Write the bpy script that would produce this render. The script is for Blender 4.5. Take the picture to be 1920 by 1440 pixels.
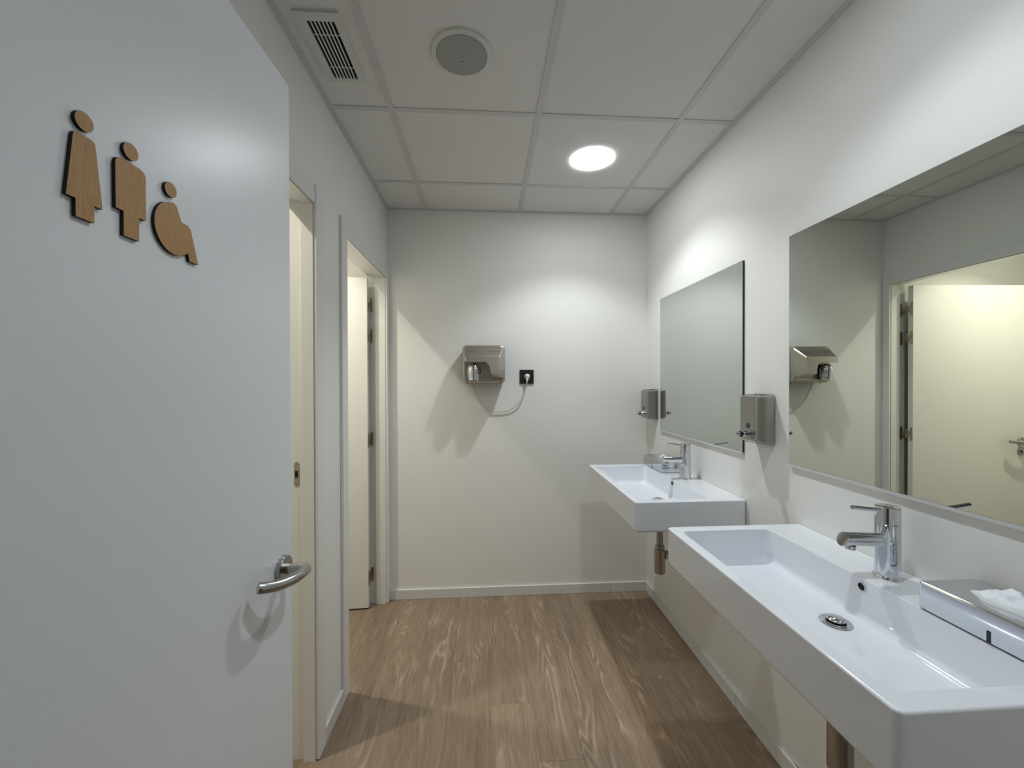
import bpy, bmesh, math, random
from mathutils import Vector, Matrix, noise

# ------------------------------------------------------------------ scene reset
for o in list(bpy.data.objects):
    bpy.data.objects.remove(o, do_unlink=True)
sc = bpy.context.scene
COL = sc.collection
random.seed(7)

# ------------------------------------------------------------------ camera
CAM_H = 1.3936
FPX = 758.24
yaw, pitch, roll = 0.0643, -0.0059, -0.0026
cy, sy, cp, sp, cr, sr = math.cos(yaw), math.sin(yaw), math.cos(pitch), math.sin(pitch), math.cos(roll), math.sin(roll)
fwd = Vector((sy*cp, cy*cp, sp)); rgt = Vector((cy, -sy, 0)); up = rgt.cross(fwd)
rgt2 = cr*rgt + sr*up; up2 = -sr*rgt + cr*up
cam_data = bpy.data.cameras.new('camera'); cam = bpy.data.objects.new('camera', cam_data); COL.objects.link(cam)
cam_data.sensor_width = 36.0; cam_data.sensor_fit = 'HORIZONTAL'; cam_data.lens = 36.0*FPX/1920.0
cam_data.clip_start = 0.01; cam_data.clip_end = 50
cam.matrix_world = Matrix(((rgt2.x, up2.x, -fwd.x, 0.0), (rgt2.y, up2.y, -fwd.y, 0.0), (rgt2.z, up2.z, -fwd.z, CAM_H), (0, 0, 0, 1)))
sc.camera = cam

# ------------------------------------------------------------------ world, view
w = bpy.data.worlds.new('world'); sc.world = w; w.use_nodes = True
w.node_tree.nodes['Background'].inputs[0].default_value = (0.75, 0.82, 0.9, 1)
w.node_tree.nodes['Background'].inputs[1].default_value = 0.02
sc.view_settings.view_transform = 'Standard'; sc.view_settings.look = 'None'
sc.view_settings.gamma = 1.0; sc.view_settings.use_curve_mapping = False
sc.view_settings.exposure = 0.58
ROOM_LIGHT = dict(power=5.1, glow=25.0, color=(0.925, 0.972, 1.0))
NEAR_LIGHT = dict(power=3.0, glow=17.0, color=(0.84, 0.93, 1.0))
STALL_LIGHT = dict(power=7.7, glow=3.5, color=(1.0, 0.955, 0.83))
HALL_FILL = dict(power=0.35, glow=2.0, color=(0.86, 0.94, 1.0))  # unseen corridor lamps, added as weak cool fill through the doorway

# ------------------------------------------------------------------ key measures (metres)
XL, XR, YB, ZC = -0.6293, 1.0687, 2.6306, 2.493
WT = 0.11                       # partition thickness
XS = -1.72                      # far wall of the stalls
YF = 0.06                       # room side of the entrance wall
GX = (-0.3786, 0.2214, 0.8214)  # ceiling grid lines
GY = (0.4683, 1.0683, 1.6683, 2.2683)
LX, LY = 0.530, (1.985, 0.785)  # recessed lamps
HEAD = 2.045

# ------------------------------------------------------------------ materials
def new_mat(name):
    m = bpy.data.materials.new(name); m.use_nodes = True
    nt = m.node_tree; return m, nt, nt.nodes['Principled BSDF']
def simple(name, col, rough=0.5, metal=0.0, bump=0.0, bscale=200.0, coat=0.0, spec=None, var=0.0, vscale=6.0):
    m, nt, b = new_mat(name)
    b.inputs['Base Color'].default_value = (*col, 1); b.inputs['Roughness'].default_value = rough
    b.inputs['Metallic'].default_value = metal; b.inputs['Coat Weight'].default_value = coat
    b.inputs['Coat Roughness'].default_value = 0.05
    if spec is not None: b.inputs['Specular IOR Level'].default_value = spec
    tc = nt.nodes.new('ShaderNodeTexCoord')
    if var > 0:
        n = nt.nodes.new('ShaderNodeTexNoise'); n.inputs['Scale'].default_value = vscale; n.inputs['Detail'].default_value = 4
        nt.links.new(tc.outputs['Object'], n.inputs['Vector'])
        mx = nt.nodes.new('ShaderNodeMix'); mx.data_type = 'RGBA'
        mx.inputs[6].default_value = (*[c*(1-var) for c in col], 1); mx.inputs[7].default_value = (*[min(1, c*(1+var)) for c in col], 1)
        nt.links.new(n.outputs['Fac'], mx.inputs[0]); nt.links.new(mx.outputs[2], b.inputs['Base Color'])
    if bump > 0:
        n = nt.nodes.new('ShaderNodeTexNoise'); n.inputs['Scale'].default_value = bscale; n.inputs['Detail'].default_value = 3
        nt.links.new(tc.outputs['Object'], n.inputs['Vector'])
        bp = nt.nodes.new('ShaderNodeBump'); bp.inputs['Strength'].default_value = bump; bp.inputs['Distance'].default_value = 0.002
        nt.links.new(n.outputs['Fac'], bp.inputs['Height']); nt.links.new(bp.outputs['Normal'], b.inputs['Normal'])
    return m
def brushed(name, col, rough, axis_scale):
    m, nt, b = new_mat(name)
    b.inputs['Metallic'].default_value = 1.0
    tc = nt.nodes.new('ShaderNodeTexCoord'); mp = nt.nodes.new('ShaderNodeMapping'); mp.inputs['Scale'].default_value = axis_scale
    n = nt.nodes.new('ShaderNodeTexNoise'); n.inputs['Scale'].default_value = 1.0; n.inputs['Detail'].default_value = 4
    nt.links.new(tc.outputs['Object'], mp.inputs['Vector']); nt.links.new(mp.outputs['Vector'], n.inputs['Vector'])
    mx = nt.nodes.new('ShaderNodeMix'); mx.data_type = 'RGBA'
    mx.inputs[6].default_value = (*[c*0.975 for c in col], 1); mx.inputs[7].default_value = (*[c*1.025 for c in col], 1)
    nt.links.new(n.outputs['Fac'], mx.inputs[0]); nt.links.new(mx.outputs[2], b.inputs['Base Color'])
    mr = nt.nodes.new('ShaderNodeMapRange'); mr.inputs['To Min'].default_value = rough*0.93; mr.inputs['To Max'].default_value = rough*1.07
    nt.links.new(n.outputs['Fac'], mr.inputs['Value']); nt.links.new(mr.outputs['Result'], b.inputs['Roughness'])
    return m
def emit(name, col, strength):
    m = bpy.data.materials.new(name); m.use_nodes = True; nt = m.node_tree
    nt.nodes.remove(nt.nodes['Principled BSDF'])
    e = nt.nodes.new('ShaderNodeEmission'); e.inputs[0].default_value = (*col, 1); e.inputs[1].default_value = strength
    nt.links.new(e.outputs[0], nt.nodes['Material Output'].inputs[0]); return m
def vinyl_wood(name):
    m, nt, b = new_mat(name); N = nt.nodes.new; L = nt.links.new
    tc = N('ShaderNodeTexCoord'); oi = N('ShaderNodeObjectInfo')
    sep = N('ShaderNodeVectorMath'); sep.operation = 'MULTIPLY'; sep.inputs[1].default_value = (3.1, 7.7, 0)
    comb = N('ShaderNodeCombineXYZ')
    for i in range(3): L(oi.outputs['Random'], comb.inputs[i])
    off = N('ShaderNodeVectorMath'); off.operation = 'MULTIPLY'; off.inputs[1].default_value = (17.0, 53.0, 0.0)
    L(comb.outputs[0], off.inputs[0])
    add = N('ShaderNodeVectorMath'); add.operation = 'ADD'; L(tc.outputs['Object'], add.inputs[0]); L(off.outputs[0], add.inputs[1])
    def mapped(scale):
        mp = N('ShaderNodeMapping'); mp.inputs['Scale'].default_value = scale; L(add.outputs[0], mp.inputs['Vector']); return mp.outputs[0]
    def nz(vec, detail, rough=0.5, dist=0.0):
        n = N('ShaderNodeTexNoise'); n.inputs['Scale'].default_value = 1.0; n.inputs['Detail'].default_value = detail
        n.inputs['Roughness'].default_value = rough; n.inputs['Distortion'].default_value = dist; L(vec, n.inputs['Vector']); return n.outputs['Fac']
    def math_(op, a, b=None, c=None):
        n = N('ShaderNodeMath'); n.operation = op
        for i, v in enumerate((a, b, c)):
            if v is None: continue
            if isinstance(v, (int, float)): n.inputs[i].default_value = v
            else: L(v, n.inputs[i])
        return n.outputs[0]
    def rng(v, a, b, c=0.0, d=1.0):
        n = N('ShaderNodeMapRange'); n.inputs['From Min'].default_value = a; n.inputs['From Max'].default_value = b
        n.inputs['To Min'].default_value = c; n.inputs['To Max'].default_value = d; n.interpolation_type = 'SMOOTHSTEP'; L(v, n.inputs['Value']); return n.outputs['Result']
    # cathedral figure: thin contour lines of a stretched noise, only in patches
    base = nz(mapped((8.0, 1.25, 1.0)), 2.0, 0.45, 0.25)
    rings = math_('PINGPONG', math_('MULTIPLY', base, 15.0), 0.5)
    rings = math_('POWER', math_('MULTIPLY', rings, 2.0), 2.2)
    patch = rng(nz(mapped((9.0, 1.5, 1.0)), 2.0, 0.5, 0.0), 0.50, 0.68)
    figure_ = math_('MULTIPLY', rings, math_('MULTIPLY_ADD', patch, 0.30, 0.05))
    streak = nz(mapped((170.0, 7.0, 1.0)), 6.0, 0.68, 0.0)
    broad = nz(mapped((26.0, 1.3, 1.0)), 3.0, 0.5, 0.3)
    fleck = rng(nz(mapped((34.0, 3.2, 1.0)), 4.0, 0.6, 0.8), 0.60, 0.80)
    a3v = math_('MULTIPLY_ADD', streak, 0.70, math_('MULTIPLY_ADD', broad, 0.34, math_('ADD', figure_, math_('MULTIPLY', fleck, 0.20))))
    class _O: pass
    a3 = _O(); a3.outputs = [a3v]
    rp = N('ShaderNodeValToRGB'); cr_ = rp.color_ramp
    cr_.elements[0].position = 0.34; cr_.elements[0].color = (0.150, 0.107, 0.070, 1)
    cr_.elements[1].position = 0.95; cr_.elements[1].color = (0.440, 0.348, 0.255, 1)
    e = cr_.elements.new(0.52); e.color = (0.238, 0.173, 0.118, 1)
    e = cr_.elements.new(0.66); e.color = (0.295, 0.219, 0.153, 1)
    L(a3.outputs[0], rp.inputs['Fac'])
    hv = N('ShaderNodeHueSaturation'); L(rp.outputs['Color'], hv.inputs['Color'])
    vr = N('ShaderNodeMapRange'); vr.inputs['To Min'].default_value = 0.92; vr.inputs['To Max'].default_value = 1.06; L(oi.outputs['Random'], vr.inputs['Value'])
    L(vr.outputs['Result'], hv.inputs['Value']); L(hv.outputs['Color'], b.inputs['Base Color'])
    b.inputs['Roughness'].default_value = 0.48; b.inputs['Specular IOR Level'].default_value = 0.35
    bp = N('ShaderNodeBump'); bp.inputs['Strength'].default_value = 0.12; bp.inputs['Distance'].default_value = 0.001
    L(a3.outputs[0], bp.inputs['Height']); L(bp.outputs['Normal'], b.inputs['Normal'])
    return m
def sign_wood(name):
    m, nt, b = new_mat(name); N = nt.nodes.new; L = nt.links.new
    tc = N('ShaderNodeTexCoord'); mp = N('ShaderNodeMapping'); mp.inputs['Scale'].default_value = (900, 900, 60)
    n = N('ShaderNodeTexNoise'); n.inputs['Scale'].default_value = 1.0; n.inputs['Detail'].default_value = 5
    L(tc.outputs['Object'], mp.inputs['Vector']); L(mp.outputs[0], n.inputs['Vector'])
    rp = N('ShaderNodeValToRGB'); rp.color_ramp.elements[0].position = 0.3; rp.color_ramp.elements[0].color = (0.36, 0.185, 0.062, 1)
    rp.color_ramp.elements[1].position = 0.75; rp.color_ramp.elements[1].color = (0.52, 0.295, 0.115, 1)
    L(n.outputs['Fac'], rp.inputs['Fac']); L(rp.outputs[0], b.inputs['Base Color']); b.inputs['Roughness'].default_value = 0.5
    return m
M = {}
M['wall'] = simple('wall_paint', (0.815, 0.81, 0.775), 0.55, bump=0.06, bscale=260, var=0.012)
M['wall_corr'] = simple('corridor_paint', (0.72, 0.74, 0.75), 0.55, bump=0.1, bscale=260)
M['tile'] = simple('mineral_tile', (0.76, 0.75, 0.73), 0.9, bump=0.25, bscale=700, var=0.02, vscale=300)
M['tbar'] = simple('grid_enamel', (0.61, 0.61, 0.60), 0.45)
M['white_paint'] = simple('white_lacquer', (0.78, 0.775, 0.755), 0.32, bump=0.02, bscale=300)
M['stall_door'] = simple('cream_lacquer', (0.80, 0.79, 0.74), 0.35)
M['door'] = simple('door_lacquer', (0.82, 0.83, 0.845), 0.30, bump=0.015, bscale=500)
M['base'] = simple('skirting_white', (0.70, 0.695, 0.67), 0.35)
M['ceramic'] = simple('ceramic', (0.80, 0.82, 0.86), 0.10, coat=0.5)
M['chrome'] = simple('chrome', (0.66, 0.68, 0.71), 0.05, metal=1.0)
M['steel'] = brushed('brushed_steel', (0.40, 0.38, 0.355), 0.26, (30, 30, 900))
M['steel_h'] = brushed('brushed_steel_dark', (0.50, 0.455, 0.40), 0.34, (900, 30, 30))
M['satin'] = brushed('satin_steel', (0.42, 0.41, 0.39), 0.24, (200, 200, 200))
M['trap'] = brushed('trap_steel', (0.40, 0.37, 0.34), 0.16, (300, 300, 40))
M['hinge'] = brushed('hinge_metal', (0.42, 0.37, 0.30), 0.35, (100, 100, 100))
M['mirror'] = simple('mirror_silver', (0.70, 0.745, 0.70), 0.0, metal=1.0)
M['mirror_edge'] = simple('mirror_edge', (0.02, 0.022, 0.03), 0.3)
M['black'] = simple('black_plastic', (0.008, 0.008, 0.009), 0.35)
M['dark'] = simple('dark_void', (0.006, 0.006, 0.006), 0.9)
M['white_plastic'] = simple('white_plastic', (0.74, 0.73, 0.72), 0.35)
M['cord'] = simple('cord_white', (0.62, 0.61, 0.57), 0.45)
M['vent'] = simple('vent_enamel', (0.66, 0.665, 0.63), 0.4)
M['grille'] = simple('speaker_grille', (0.37, 0.37, 0.35), 0.7, bump=0.3, bscale=1500)
M['spk_rim'] = simple('speaker_rim', (0.66, 0.66, 0.63), 0.5)
M['green'] = simple('green_window', (0.01, 0.075, 0.06), 0.15)
M['tissue'] = simple('tissue_paper', (0.82, 0.84, 0.87), 0.8)
M['plank'] = vinyl_wood('vinyl_oak')
M['under'] = simple('subfloor', (0.09, 0.066, 0.046), 0.9)
M['sign'] = sign_wood('sign_oak_veneer')
M['burnt'] = simple('burnt_edge', (0.010, 0.007, 0.006), 0.7)
M['reflector'] = simple('lamp_reflector', (0.85, 0.86, 0.86), 0.35)
M['mark'] = simple('printed_mark', (0.03, 0.028, 0.025), 0.5)
M['logo'] = simple('logo_print', (0.10, 0.09, 0.075), 0.5)
M['joint'] = simple('shadow_gap_grey', (0.26, 0.26, 0.25), 0.8)
M['mould'] = simple('damp_stain', (0.10, 0.11, 0.085), 0.9)

# ------------------------------------------------------------------ mesh helpers
def obj(name, bm, mat, parent=None, smooth=False, bevel=0.0, segs=2):
    bmesh.ops.recalc_face_normals(bm, faces=bm.faces); bm.normal_update()
    if bevel > 0:
        es = [e for e in bm.edges if e.is_manifold and e.calc_face_angle(0) > 0.5]
        bmesh.ops.bevel(bm, geom=es, offset=bevel, segments=segs, profile=0.6, affect='EDGES', clamp_overlap=True)
    bmesh.ops.recalc_face_normals(bm, faces=bm.faces)
    me = bpy.data.meshes.new(name); bm.to_mesh(me); bm.free()
    if smooth:
        for p in me.polygons: p.use_smooth = True
        try: me.set_sharp_from_angle(angle=math.radians(38))
        except Exception: pass
    mats = mat if isinstance(mat, (list, tuple)) else [mat]
    for mm in mats: me.materials.append(mm)
    o = bpy.data.objects.new(name, me); COL.objects.link(o)
    if smooth:
        wn = o.modifiers.new('weighted_normals', 'WEIGHTED_NORMAL'); wn.keep_sharp = True; wn.weight = 80
    if parent is not None:
        o.parent = parent; o.matrix_parent_inverse = parent_inv(parent)
    return o
def parent_inv(p):
    return Matrix.Translation(-Vector(p.location)) if p.parent is None else Matrix.Translation(-(Vector(p.location)))
def bx(bm, x0, x1, y0, y1, z0, z1, mi=0):
    v = [bm.verts.new(c) for c in ((x0,y0,z0),(x1,y0,z0),(x1,y1,z0),(x0,y1,z0),(x0,y0,z1),(x1,y0,z1),(x1,y1,z1),(x0,y1,z1))]
    for f in ((3,2,1,0),(4,5,6,7),(0,1,5,4),(1,2,6,5),(2,3,7,6),(3,0,4,7)):
        fc = bm.faces.new([v[i] for i in f]); fc.material_index = mi
def box(name, x0, x1, y0, y1, z0, z1, mat, parent=None, bevel=0.0, segs=2):
    bm = bmesh.new(); bx(bm, x0, x1, y0, y1, z0, z1); return obj(name, bm, mat, parent, smooth=bevel > 0, bevel=bevel, segs=segs)
def frame_of(axis):
    d = Vector(axis).normalized(); a = Vector((0, 0, 1)) if abs(d.z) < 0.9 else Vector((1, 0, 0))
    u = d.cross(a).normalized(); v = d.cross(u); return d, u, v
def lathe(bm, origin, axis, prof, n=32, cap0=True, cap1=True, mi=0):
    """prof: list of (radius, distance along axis)"""
    d, u, v = frame_of(axis); o = Vector(origin); rings = []
    for r, h in prof:
        if r < 1e-6: rings.append([bm.verts.new(o + d*h)]); continue
        rings.append([bm.verts.new(o + d*h + u*(r*math.cos(2*math.pi*i/n)) + v*(r*math.sin(2*math.pi*i/n))) for i in range(n)])
    for a, b in zip(rings, rings[1:]):
        for i in range(n):
            j = (i+1) % n
            if len(a) == 1 and len(b) == 1: continue
            if len(a) == 1: f = bm.faces.new((a[0], b[i], b[j]))
            elif len(b) == 1: f = bm.faces.new((a[i], b[0], a[j]))
            else: f = bm.faces.new((a[i], b[i], b[j], a[j]))
            f.material_index = mi
    if cap0 and len(rings[0]) > 1: bm.faces.new(rings[0]).material_index = mi
    if cap1 and len(rings[-1]) > 1: bm.faces.new(rings[-1]).material_index = mi
def lathe_obj(name, origin, axis, prof, mat, parent=None, n=32, cap0=True, cap1=True):
    bm = bmesh.new(); lathe(bm, origin, axis, prof, n, cap0, cap1); return obj(name, bm, mat, parent, smooth=True)
def smooth_path(pts, k=6):
    pts = [Vector(p) for p in pts]; out = []
    for i in range(len(pts)-1):
        p0 = pts[max(i-1, 0)]; p1 = pts[i]; p2 = pts[i+1]; p3 = pts[min(i+2, len(pts)-1)]
        for s in range(k):
            t = s/k
            out.append(0.5*((2*p1) + (p2-p0)*t + (2*p0-5*p1+4*p2-p3)*t*t + (3*p1-p0-3*p2+p3)*t**3))
    out.append(pts[-1]); return out
def tube(bm, pts, rad, n=12, mi=0):
    pts = [Vector(p) for p in pts]; rings = []; ref = None
    for i, p in enumerate(pts):
        d = (pts[min(i+1, len(pts)-1)] - pts[max(i-1, 0)]).normalized()
        if ref is None:
            a = Vector((0, 0, 1)) if abs(d.z) < 0.9 else Vector((1, 0, 0)); u = d.cross(a).normalized()
        else:
            u = (ref - d*ref.dot(d)).normalized()
        ref = u; v = d.cross(u); r = rad(i/(len(pts)-1)) if callable(rad) else rad
        rings.append([bm.verts.new(p + u*(r*math.cos(2*math.pi*k/n)) + v*(r*math.sin(2*math.pi*k/n))) for k in range(n)])
    for a, b in zip(rings, rings[1:]):
        for k in range(n):
            j = (k+1) % n; bm.faces.new((a[k], a[j], b[j], b[k])).material_index = mi
    bm.faces.new(rings[0]); bm.faces.new(rings[-1])
def tube_obj(name, pts, rad, mat, parent=None, n=12):
    bm = bmesh.new(); tube(bm, pts, rad, n); return obj(name, bm, mat, parent, smooth=True)
def rrect(x0, x1, y0, y1, r, n=5):
    """rounded rectangle loop in 2-D, counter clockwise"""
    out = []
    for cx, cy_, a0 in ((x1-r, y1-r, 0), (x0+r, y1-r, 90), (x0+r, y0+r, 180), (x1-r, y0+r, 270)):
        for k in range(n+1):
            a = math.radians(a0 + 90*k/n); out.append((cx + r*math.cos(a), cy_ + r*math.sin(a)))
    return out
def loft(bm, loops, cap0=True, cap1=True, mi=0):
    R = [[bm.verts.new(p) for p in lp] for lp in loops]; n = len(R[0])
    for a, b in zip(R, R[1:]):
        for i in range(n):
            j = (i+1) % n; bm.faces.new((a[i], a[j], b[j], b[i])).material_index = mi
    if cap0: bm.faces.new(R[0]).material_index = mi
    if cap1: bm.faces.new(R[-1]).material_index = mi
def empty(name, loc):
    o = bpy.data.objects.new(name, None); o.empty_display_size = 0.05; o.location = loc; COL.objects.link(o); return o
def tag(o, label=None, cat=None, group=None, kind=None):
    if label: o['label'] = label
    if cat: o['category'] = cat
    if group: o['group'] = group
    if kind: o['kind'] = kind
    return o
def struct(o, label): return tag(o, label, kind='structure')
def copy_tree(o, parent=None, delta=Vector((0, 0, 0))):
    c = o.copy(); COL.objects.link(c)
    if parent is None: c.location = Vector(o.location) + delta
    else: c.parent = parent
    for ch in list(o.children): copy_tree(ch, c)
    return c
def poly_hole_plate(bm, x0, x1, y0, y1, z0, z1, cx, cy_, r, n=48):
    """rectangular plate with a round hole"""
    def edge_pt(a):
        dx, dy = math.cos(a), math.sin(a); t = 1e9
        if dx > 1e-9: t = min(t, (x1-cx)/dx)
        if dx < -1e-9: t = min(t, (x0-cx)/dx)
        if dy > 1e-9: t = min(t, (y1-cy_)/dy)
        if dy < -1e-9: t = min(t, (y0-cy_)/dy)
        return (cx+dx*t, cy_+dy*t)
    A = [2*math.pi*k/n for k in range(n)] + [math.atan2(yy-cy_, xx-cx) % (2*math.pi) for xx in (x0, x1) for yy in (y0, y1)]
    A = sorted(set(round(a, 6) for a in A))
    lo = [[], []]; hi = [[], []]
    for a in A:
        e = edge_pt(a); h = (cx+r*math.cos(a), cy_+r*math.sin(a))
        for z, s in ((z0, lo), (z1, hi)):
            s[0].append(bm.verts.new((*e, z))); s[1].append(bm.verts.new((*h, z)))
    m = len(A)
    for i in range(m):
        j = (i+1) % m
        bm.faces.new((lo[0][i], lo[1][i], lo[1][j], lo[0][j])); bm.faces.new((hi[0][i], hi[0][j], hi[1][j], hi[1][i]))
        bm.faces.new((lo[0][i], lo[0][j], hi[0][j], hi[0][i])); bm.faces.new((lo[1][i], hi[1][i], hi[1][j], lo[1][j]))

# ================================================================== SETTING
# ---- floor
bm = bmesh.new(); bx(bm, XS-0.1, XR+0.1, -1.75, YB+0.1, -0.06, -0.004)
floor = struct(obj('floor', bm, M['under']), 'greige wood-look vinyl plank floor of the washroom')
PW, PL = 0.1745, 1.22
def col_joint(k): return (1.74 - 0.275*k) % PL
for k in range(-10, 7):
    x0 = 0.009 + k*PW; x1 = x0 + PW
    a, b_ = max(x0, XS), min(x1, XR)
    if b_ - a < 0.01: continue
    y = col_joint(k) - 3*PL
    while y < YB:
        y0, y1 = max(y, -1.7), min(y+PL, YB)
        y += PL
        if y1 - y0 < 0.02: continue
        bm = bmesh.new(); bx(bm, a+0.0002, b_-0.0002, y0+0.0002, y1-0.0002, -0.004, 0.0)
        # chamfer only the top edges
        es = [e for e in bm.edges if all(v.co.z > -0.001 for v in e.verts)]
        bmesh.ops.bevel(bm, geom=es, offset=0.0005, segments=1, affect='EDGES')
        obj('plank', bm, M['plank'], floor)

# ---- walls
def wall_with_openings(name, label, mat, axis, c0, c1, a0, a1, z1, openings):
    """axis 'y': wall runs along y between a0,a1 and is c0..c1 thick in x; axis 'x' the other way. openings: (from, to, height)"""
    bm = bmesh.new(); cur = a0
    def seg(p, q, za, zb):
        if q-p < 1e-4: return
        if axis == 'y': bx(bm, c0, c1, p, q, za, zb)
        else: bx(bm, p, q, c0, c1, za, zb)
    for (p, q, h) in openings:
        seg(cur, p, 0, z1); seg(p, q, h, z1); cur = q
    seg(cur, a1, 0, z1)
    return struct(obj(name, bm, mat), label)
D1 = (0.79, 1.52); D2 = (1.857, 2.578); LT = 0.022       # clear openings, lining thickness
ZT = ZC + 0.22
wall_left = wall_with_openings('wall_left', 'off-white painted wall with two stall doorways', M['wall'], 'y', XL-WT, XL, YF, YB,
                   ZT, [(D1[0]-LT, D1[1]+LT, HEAD+LT), (D2[0]-LT, D2[1]+LT, HEAD+LT)])
wall_with_openings('wall_right', 'off-white painted wall behind the mirrors and washbasins', M['wall'], 'y', XR, XR+0.1, YF-0.12, YB, ZT, [])
wall_with_openings('wall_back', 'off-white painted wall with the hand dryer', M['wall'], 'x', YB, YB+0.1, XS-0.1, XR+0.1, ZT, [])
wall_with_openings('wall_front', 'painted wall around the entrance doorway', M['wall'], 'x', YF-0.12, YF, XS, XR, ZT, [(-0.475, 0.42, 2.06)])
wall_with_openings('wall_stall_left', 'far painted wall inside the stalls', M['wall'], 'y', XS-0.1, XS, YF, YB, ZT, [])
wall_with_openings('wall_stall_divider', 'painted partition between the two stalls', M['wall'], 'x', 1.66, 1.72, XS, XL-WT, ZT, [])
# corridor outside the entrance door
wall_with_openings('wall_corridor_back', 'painted corridor wall facing the entrance', M['wall_corr'], 'x', -1.8, -1.7, XS-0.1, XR+0.75, ZT, [])
wall_with_openings('wall_corridor_left', 'painted corridor end wall beside the entrance', M['wall_corr'], 'y', XS-0.1, XS, -1.7, YF-0.12, ZT, [])
wall_with_openings('wall_corridor_right', 'painted corridor end wall opposite the stalls side', M['wall_corr'], 'y', XR+0.65, XR+0.75, -1.7, YF-0.12, ZT, [])

# ---- suspended ceiling
bm = bmesh.new(); bx(bm, XS-0.1, XR+0.75, -1.8, YB+0.1, ZT, ZT+0.05)
ceiling = struct(obj('ceiling', bm, M['wall']), 'suspended ceiling of white mineral tiles in a metal grid')
xs = [XL, *GX, XR]; ys = [YF, *GY, YB]
TZ0, TZ1 = ZC+0.004, ZC+0.018
holes = {(1, 1): (LX, LY[1], 0.101), (1, 3): (LX, LY[0], 0.101)}
for i in range(4):
    for j in range(5):
        bm = bmesh.new(); x0, x1, y0, y1 = xs[i]+0.002, xs[i+1]-0.002, ys[j]+0.002, ys[j+1]-0.002
        hkey = [h for h in ((LX, LY[0]), (LX, LY[1])) if x0 < h[0] < x1 and y0 < h[1] < y1]
        if hkey: poly_hole_plate(bm, x0, x1, y0, y1, TZ0, TZ1, hkey[0][0], hkey[0][1], 0.101)
        else: bx(bm, x0, x1, y0, y1, TZ0, TZ1)
        obj('ceiling_tile', bm, M['tile'], ceiling)
HW = 0.012
for gx in GX: box('grid_runner', gx-HW, gx+HW, YF, YB, ZC, ZC+0.004, M['tbar'], ceiling)
for gy in GY:
    for i in range(4):
        a = xs[i] + (0.022 if i == 0 else HW); b_ = xs[i+1] - (0.022 if i == 3 else HW)
        box('grid_crossbar', a, b_, gy-HW, gy+HW, ZC+0.0006, ZC+0.0042, M['tbar'], ceiling)
box('wall_angle', XL, XL+0.022, YF, YB, ZC-0.0005, ZC+0.004, M['tbar'], ceiling)
box('wall_angle', XR-0.022, XR, YF, YB, ZC-0.0005, ZC+0.004, M['tbar'], ceiling)
box('wall_angle', XL+0.022, XR-0.022, YB-0.020, YB, ZC-0.0005, ZC+0.004, M['tbar'], ceiling)
box('wall_angle', XL+0.022, XR-0.022, YF, YF+0.020, ZC-0.0005, ZC+0.004, M['tbar'], ceiling)
# stall and corridor ceilings, with lamp holes
ST1, ST2 = (-1.19, 1.24), (-1.19, 2.03)
def plain_ceiling(name, label, x0, x1, y0, y1, lamps):
    bm = bmesh.new(); lamps = sorted(lamps, key=lambda p: p[0]*0+p[1]); 
    n = len(lamps)
    if n == 0: bx(bm, x0, x1, y0, y1, TZ0, TZ1)
    else:
        alongx = (x1-x0) > (y1-y0); L = sorted(lamps, key=lambda p: p[0 if alongx else 1])
        cuts = [x0 if alongx else y0] + [(L[i][0 if alongx else 1]+L[i+1][0 if alongx else 1])/2 for i in range(n-1)] + [x1 if alongx else y1]
        for i, (lx, ly) in enumerate(L):
            if alongx: poly_hole_plate(bm, cuts[i], cuts[i+1], y0, y1, TZ0, TZ1, lx, ly, 0.101)
            else: poly_hole_plate(bm, x0, x1, cuts[i], cuts[i+1], TZ0, TZ1, lx, ly, 0.101)
    return struct(obj(name, bm, M['tile']), label)
plain_ceiling('ceiling_stall', 'plain white ceiling over the first stall', XS, XL-WT, YF, 1.66, [ST1])
plain_ceiling('ceiling_stall_far', 'plain white ceiling over the stall next to the back wall', XS, XL-WT, 1.72, YB, [ST2])
HALL = [(-0.75, -0.85), (0.55, -0.85)]
plain_ceiling('ceiling_corridor', 'plain white ceiling of the corridor outside', XS, XR+0.65, -1.7, YF-0.12, HALL)

# ---- baseboards
BH, BT = 0.062, 0.012
def baseboard(name, label, segs):
    """segs: list of boxes; each a separate length of skirting"""
    bm = bmesh.new(); first = True; root = None
    for s in segs:
        bm = bmesh.new(); bx(bm, *s)
        if root is None: root = struct(obj(name, bm, M['base'], smooth=True, bevel=0.003), label)
        else: obj('skirting_length', bm, M['base'], root, smooth=True, bevel=0.003)
    return root
baseboard('baseboard_back', 'white skirting along the back wall', [(-0.616, 0.8185, YB-BT, YB, 0, BH), (0.820, XR-BT, YB-BT, YB, 0, BH)])
bb_r = baseboard('baseboard_right', 'white skirting under the washbasins', [(XR-BT, XR, YF, 1.6485, 0, BH), (XR-BT, XR, 1.650, YB, 0, BH)])
baseboard('baseboard_left', 'short white skirting between the stall doorways', [(XL, XL+BT, 1.586, 1.788, 0, BH)])
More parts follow.
